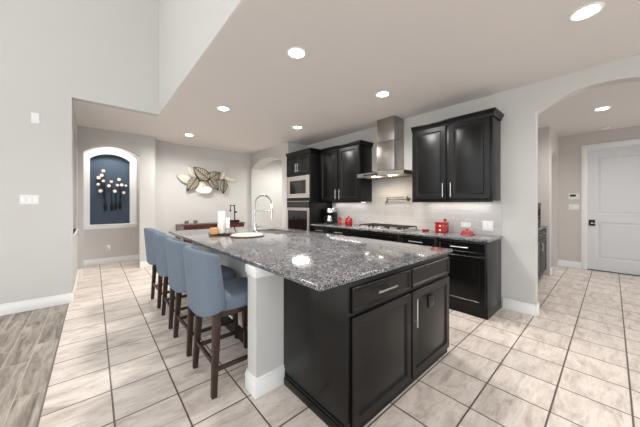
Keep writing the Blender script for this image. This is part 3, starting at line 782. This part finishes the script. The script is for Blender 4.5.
t = thing('butter_dish', (cx, cy, CT), 'red butter dish with domed lid near the right wall outlets', 'butter dish')
finish('plate', box(cx-.06, cx+.06, cy-.078, cy+.078, CT, CT+.014, .006, 3), 'red', t)
finish('cover', MB().loft([[(cx+s*a, cy+u*b, z) for s, u in ((-1, -1), (1, -1), (1, 1), (-1, 1))] for a, b, z in ((.046, .062, CT+.0145), (.045, .06, CT+.04), (.038, .053, CT+.056), (.026, .04, CT+.062))]), 'red', t)
finish('knob', MB().lathe([(.01, CT+.0621), (.014, CT+.072), (.009, CT+.078)], (cx, cy, 0), 16), 'red', t)

# ------------------------------------------------------------------ plates on the walls
def wall_plate(name, P, u, z, wd, ht, n, label, cat, rocker=True, group=None):
    o = P(u, z, 0); t = thing(name, o, label, cat, group)
    finish('face_plate', MB().panel(P, u-wd/2, u+wd/2, z-ht/2, z+ht/2, 0, .006, 0), 'white', t)
    for k in range(n):
        c = u-wd/2+wd*(k+.5)/n
        finish('rocker' if rocker else 'socket', MB().panel(P, c-.016, c+.016, z-.033, z+.033, .0061, .004, 0), 'trim', t)
    return t
wall_plate('switch_plate', PY(4.85), -.608, 1.395, .165, .12, 3, 'wide white light switch plate on the near left wall', 'light switch')
wall_plate('chime_box', PY(4.85), -.557, 2.435, .075, .135, 0, 'small white blank box high on the near left wall', 'wall box')
wall_plate('wall_outlet', PX(WX-.012), 1.37, 1.045, .125, .07, 1, 'white outlet plate on the tile above the butter dish, left one', 'outlet')
wall_plate('wall_outlet', PX(WX-.012), 1.10, 1.045, .125, .125, 2, 'larger white outlet plate on the tile nearest the right wall corner', 'outlet', False)
wall_plate('alarm_panel', PX(7.57), .525, 1.495, .165, .12, 0, 'white alarm keypad on the hall wall, above a second plate', 'alarm panel')
o = [c for c in bpy.data.objects if c.name.startswith('alarm_panel')][0]
finish('screen', MB().panel(PX(7.57), .50, .59, 1.495, 1.54, .0061, .002, 0), 'darkmetal', o)
wall_plate('hall_switch', PX(7.57), .525, 1.28, .165, .115, 3, 'white hall light switch plate below the alarm keypad', 'light switch')
t = wall_plate('wall_outlet', PY(7.5), .245, .36, .075, .12, 1, 'white outlet with a plugged-in white device below the navy niche', 'outlet', False)
finish('plug_device', box(.222, .268, 7.445, 7.489, .33, .42, .008), 'white', t)

# ------------------------------------------------------------------ niche sculpture
ny = 7.62
t = thing('branch_sculpture', (.3, ny-.04, 1.2), 'dark metal branch wall sculpture with cream discs on the navy niche', 'wall sculpture')
def nich(px, py):     # traced outline -> metres on the niche back
    k = (px-320)/257; Y = ny-.05
    X = (.6602*Y+k*.7508*Y)/(.7506-.6606*k); f = .6606*X+.7508*Y
    return Vector((X, Y, 1.34-257**-1*(py-204)*f))
zp = lambda a, b: nich(66+a/4.27, 120+b/4.27)
discs = [(160, 217, .036), (153, 236, .038), (140, 246, .042), (160, 260, .034), (138, 275, .034), (194, 263, .034), (184, 281, .038), (148, 303, .042), (227, 254, .038), (220, 278, .034), (238, 277, .04), (256, 280, .028), (209, 304, .04), (247, 310, .038)]
roots = [(169, 372), (196, 372), (213, 368), (231, 365)]
mb = MB()
for i, (a, b, r) in enumerate(discs):
    rt = roots[0 if a < 170 else 1 if a < 205 else 2 if a < 225 else 3]; A, B = zp(*rt), zp(a, b)
    mid = Vector((A.x+(B.x-A.x)*.12, A.y-.01, lerp(A.z, B.z, .5))); m2 = Vector((A.x+(B.x-A.x)*.55, A.y+.005, lerp(A.z, B.z, .8)))
    mb.tube([A, A.lerp(mid, .6), mid, m2, B+Vector((0, .01, 0))], .0075, 7, .004)
finish('stem', mb, 'darkmetal', t)
for a, b in roots:
    A = zp(a, b); mb = MB().lathe([(.004, -.10), (.02, -.07), (.03, -.02), (.026, .04), (.012, .10), (.006, .13)], A, 14); finish('pod', mb, 'darkmetal', t)
for a, b, r in discs:
    A = zp(a, b); d = finish('disc', MB().lathe([(r*.7, -.014), (r, -.006), (r, 0), (r*.9, .002)], A, 22, 'y'), 'gold', t)
    finish('pearl_face', MB().lathe([(r*.84, -.018), (r*.84, -.012)], A, 20, 'y'), 'shell', d)

# leaf wall art on the back wall
ly = 6.95
t = thing('leaf_wall_art', (2.2, ly, 1.95), 'cluster of bronze and cream metal leaves on the white back wall', 'wall art')
def wl(px, py, off):
    k = (px-320)/257; Y = ly-off
    X = (.6602*Y+k*.7508*Y)/(.7506-.6606*k); f = .6606*X+.7508*Y
    return Vector((X, Y, 1.34-(py-204)*f/257))
def leaf(tip, base, width, off, style):
    A, B = wl(*base, off), wl(*tip, off); ax = B-A; L = ax.length; u = ax/L; v = Vector((0, -1, 0)).cross(u); n = Vector((0, -1, 0))
    def p(s, k): # s along, k -1..1 across
        wdt = width*(math.sin(PI*min(1, s**.75))**.85); return A+u*L*s+v*wdt*k+n*(.02*math.sin(PI*s)*(1-.4*k*k))
    N = 18
    rim = [p(i/N, 1) for i in range(N+1)]+[p(1-i/N, -1) for i in range(1, N)]
    col = {'dark': 'bronze', 'pale': 'palegold', 'white': 'leafwhite'}[style]
    o = finish('leaf', MB().tube(rim, .0075 if style == 'dark' else .005, 6, closed=True), col, t)
    mb = MB().tube([p(i/N, 0) for i in range(N+1)], .009, 6)
    for i in range(2, N-2, 2):
        for s in (-1, 1): mb.tube([p(i/N, 0), p(min(1, (i+2)/N), .55*s), p(min(1, (i+3)/N), .98*s)], .006, 5)
    finish('vein', mb, col, o)
    # thin sheet of the leaf
    mb = MB(); R = []
    for i in range(1, N):
        R.append([p(i/N, k)+Vector((0, .004, 0)) for k in (-.98, -.5, 0, .5, .98)]+[p(i/N, k)+Vector((0, .007, 0)) for k in (.98, .5, 0, -.5, -.98)])
    mb.loft(R); finish('sheet', mb, {'dark': 'bronzemesh', 'pale': 'palegold', 'white': 'leafwhite'}[style], o, smooth=60)
lf = lambda a, b: (160+a/4.75, 150+b/4.75)
leaf(lf(80, 118), lf(152, 155), .085, .05, 'pale')
leaf(lf(136, 80), lf(160, 128), .055, .03, 'pale')
leaf(lf(168, 195), lf(225, 140), .08, .03, 'pale')
leaf(lf(308, 88), lf(285, 140), .075, .03, 'pale')
leaf(lf(365, 150), lf(300, 128), .06, .03, 'pale')
leaf(lf(128, 195), lf(178, 130), .11, .08, 'dark')
leaf(lf(160, 82), lf(232, 140), .135, .12, 'dark')
leaf(lf(178, 196), lf(248, 186), .085, .10, 'white')
leaf(lf(288, 108), lf(226, 140), .12, .09, 'dark')
leaf(lf(278, 190), lf(236, 138), .10, .12, 'dark')
leaf(lf(300, 208), lf(305, 143), .095, .10, 'dark')
mb = MB().tube([wl(*lf(150, 150), .02), wl(*lf(230, 148), .03), wl(*lf(310, 140), .02)], .008, 8)
finish('stem', mb, 'bronze', t)

# sideboard and what stands on it
sx0, sx1, sy0, sy1, sz = 1.48, 3.04, 6.48, 6.92, .855
t = thing('sideboard', ((sx0+sx1)/2, 6.7, 0), 'low dark reddish wood sideboard against the white back wall', 'sideboard')
finish('top', box(sx0-.01, sx1+.01, sy0-.01, sy1+.005, sz-.015, sz, .003), 'mahogany', t)
finish('body', box(sx0+.06, sx1-.02, sy0+.012, sy1, .12, sz-.0155, .003), 'mahogany', t)
finish('lit_end_panel', box(sx0-.005, sx0+.06, sy0, sy1, .1, sz-.0155, .003), 'greywood', t)  # grey end: the light falling on this side, put into the colour
P = PY(sy0+.012)
for k in range(3):
    a = sx0+.075+k*.49; d = finish('door', MB().panel(P, a, a+.475, .14, sz-.19, 0, .016, .05, False), 'mahogany', t)
    finish('knob', MB().lathe([(.01, -.016), (.016, -.03), (.01, -.038)], (a+.44, sy0+.012, .45), 14, 'y'), 'darkmetal', d)
    finish('drawer', MB().panel(P, a, a+.475, sz-.175, sz-.03, 0, .016, 0), 'mahogany', t)
for x in (sx0+.05, sx1-.05):
    for y in (sy0+.05, sy1-.05): finish('leg', MB().bar((x, y, .12), (x, y, 0), .05, .035, bevel=.003), 'mahogany', t)
def star(x, label):
    z = sz; y = 6.7
    t = thing('jack_ornament', (x, y, z), label, 'ornament')
    mb = MB().lathe([(.004, -.018), (.016, -.01), (.02, 0), (.016, .01), (.004, .018)], (x, y, z+.05), 14)
    finish('core', mb, 'bronze', t)
    for k, dvec in enumerate([(1, 1, 1), (-1, 1, 1), (1, -1, 1), (-1, -1, 1), (1, 1, -1), (-1, 1, -1), (1, -1, -1), (-1, -1, -1), (1.5, 0, 0), (-1.5, 0, 0)]):
        v = Vector(dvec).normalized(); e = Vector((x, y, z+.05))+v*.062
        if e.z < z+.012: e.z = z+.012
        finish('spike', MB().tube([Vector((x, y, z+.05)), e], .005, 7, .007), 'bronze', t)
star(1.66, 'spiky metal ornament at the left end of the sideboard')
star(1.86, 'spiky metal ornament on the sideboard, right of its twin')
bx_, by_ = 2.83, 6.68
t = thing('metal_sculpture', (bx_, by_, sz), 'dark angular metal sculpture on the right of the sideboard', 'sculpture')
finish('base', box(bx_-.12, bx_+.11, by_-.07, by_+.07, sz, sz+.06, .004), 'darkmetal', t)
mb = MB().bar((bx_, by_, sz+.0601), (bx_, by_, sz+.46), .024, bevel=.003).bar((bx_+.015, by_, sz+.445), (bx_-.13, by_, sz+.445), .022, bevel=.003).bar((bx_-.115, by_, sz+.46), (bx_-.115, by_, sz+.32), .02, bevel=.003)
finish('frame', mb, 'darkmetal', t)
mb = MB().lathe([(.004, -.03), (.02, -.015), (.026, 0), (.02, .015), (.004, .03)], (bx_+.03, by_-.02, sz+.27), 14).lathe([(.004, -.03), (.02, -.015), (.026, 0), (.02, .015), (.004, .03)], (bx_-.115, by_, sz+.31), 14)
finish('bead', mb, 'darkmetal', t)

# ------------------------------------------------------------------ butler cabinets seen through the arch
hx0, hx1, hy = 4.9, 6.372, .83
t = thing('pantry_cabinet', ((hx0+hx1)/2, 1.15, 0), 'charcoal pantry cabinet run seen through the right archway', 'cabinet')
finish('body', box(hx0, hx1, hy, 1.49, .1, CT0-.001, .001), 'greycab', t)
finish('toe_kick', box(hx0, hx1, hy+.06, 1.48, 0, .1), 'cabin', t)
P = PY(hy); nD = 3; wd = (hx1-hx0)/nD
for k in range(nD):
    a, b = hx0+wd*k+.015, hx0+wd*(k+1)-.015
    d = finish('drawer', MB().panel(P, a, b, .74, .875, 0, .02, .03, False), 'greycab', t)
    bar_handle(d, ((a+b)/2-.07, hy-.02, .81), ((a+b)/2+.07, hy-.02, .81), (0, -.02, 0))
    d = finish('door', MB().panel(P, a, b, .12, .72, 0, .02), 'greycab', t)
    bar_handle(d, (b-.04, hy-.02, .52), (b-.04, hy-.02, .67), (0, -.02, 0))
o = finish('pantry_worktop', box(hx0-.02, hx1, hy-.03, 1.492, CT0, CT, .004), 'granite', None, (5.6, 1.15, CT0)); tag(o, 'pale granite worktop of the pantry cabinet run through the archway', 'countertop')
struct('trim_pantry_splash', box(6.373, 6.379, .895, 1.49, CT+.001, 1.36), 'mosaic', smooth=0)
t = thing('decorative_plate', (6.372, .955, 1.15), 'small round cream and black plate on the brown pantry tile', 'plate')
finish('disc', MB().lathe([(.085, 0), (.085, -.012), (.07, -.016)], (6.372, .985, 1.17), 26, 'x'), 'darkmetal', t)
finish('face', MB().lathe([(.04, -.0161), (.04, -.02)], (6.372, .985, 1.17), 22, 'x'), 'cream', t)
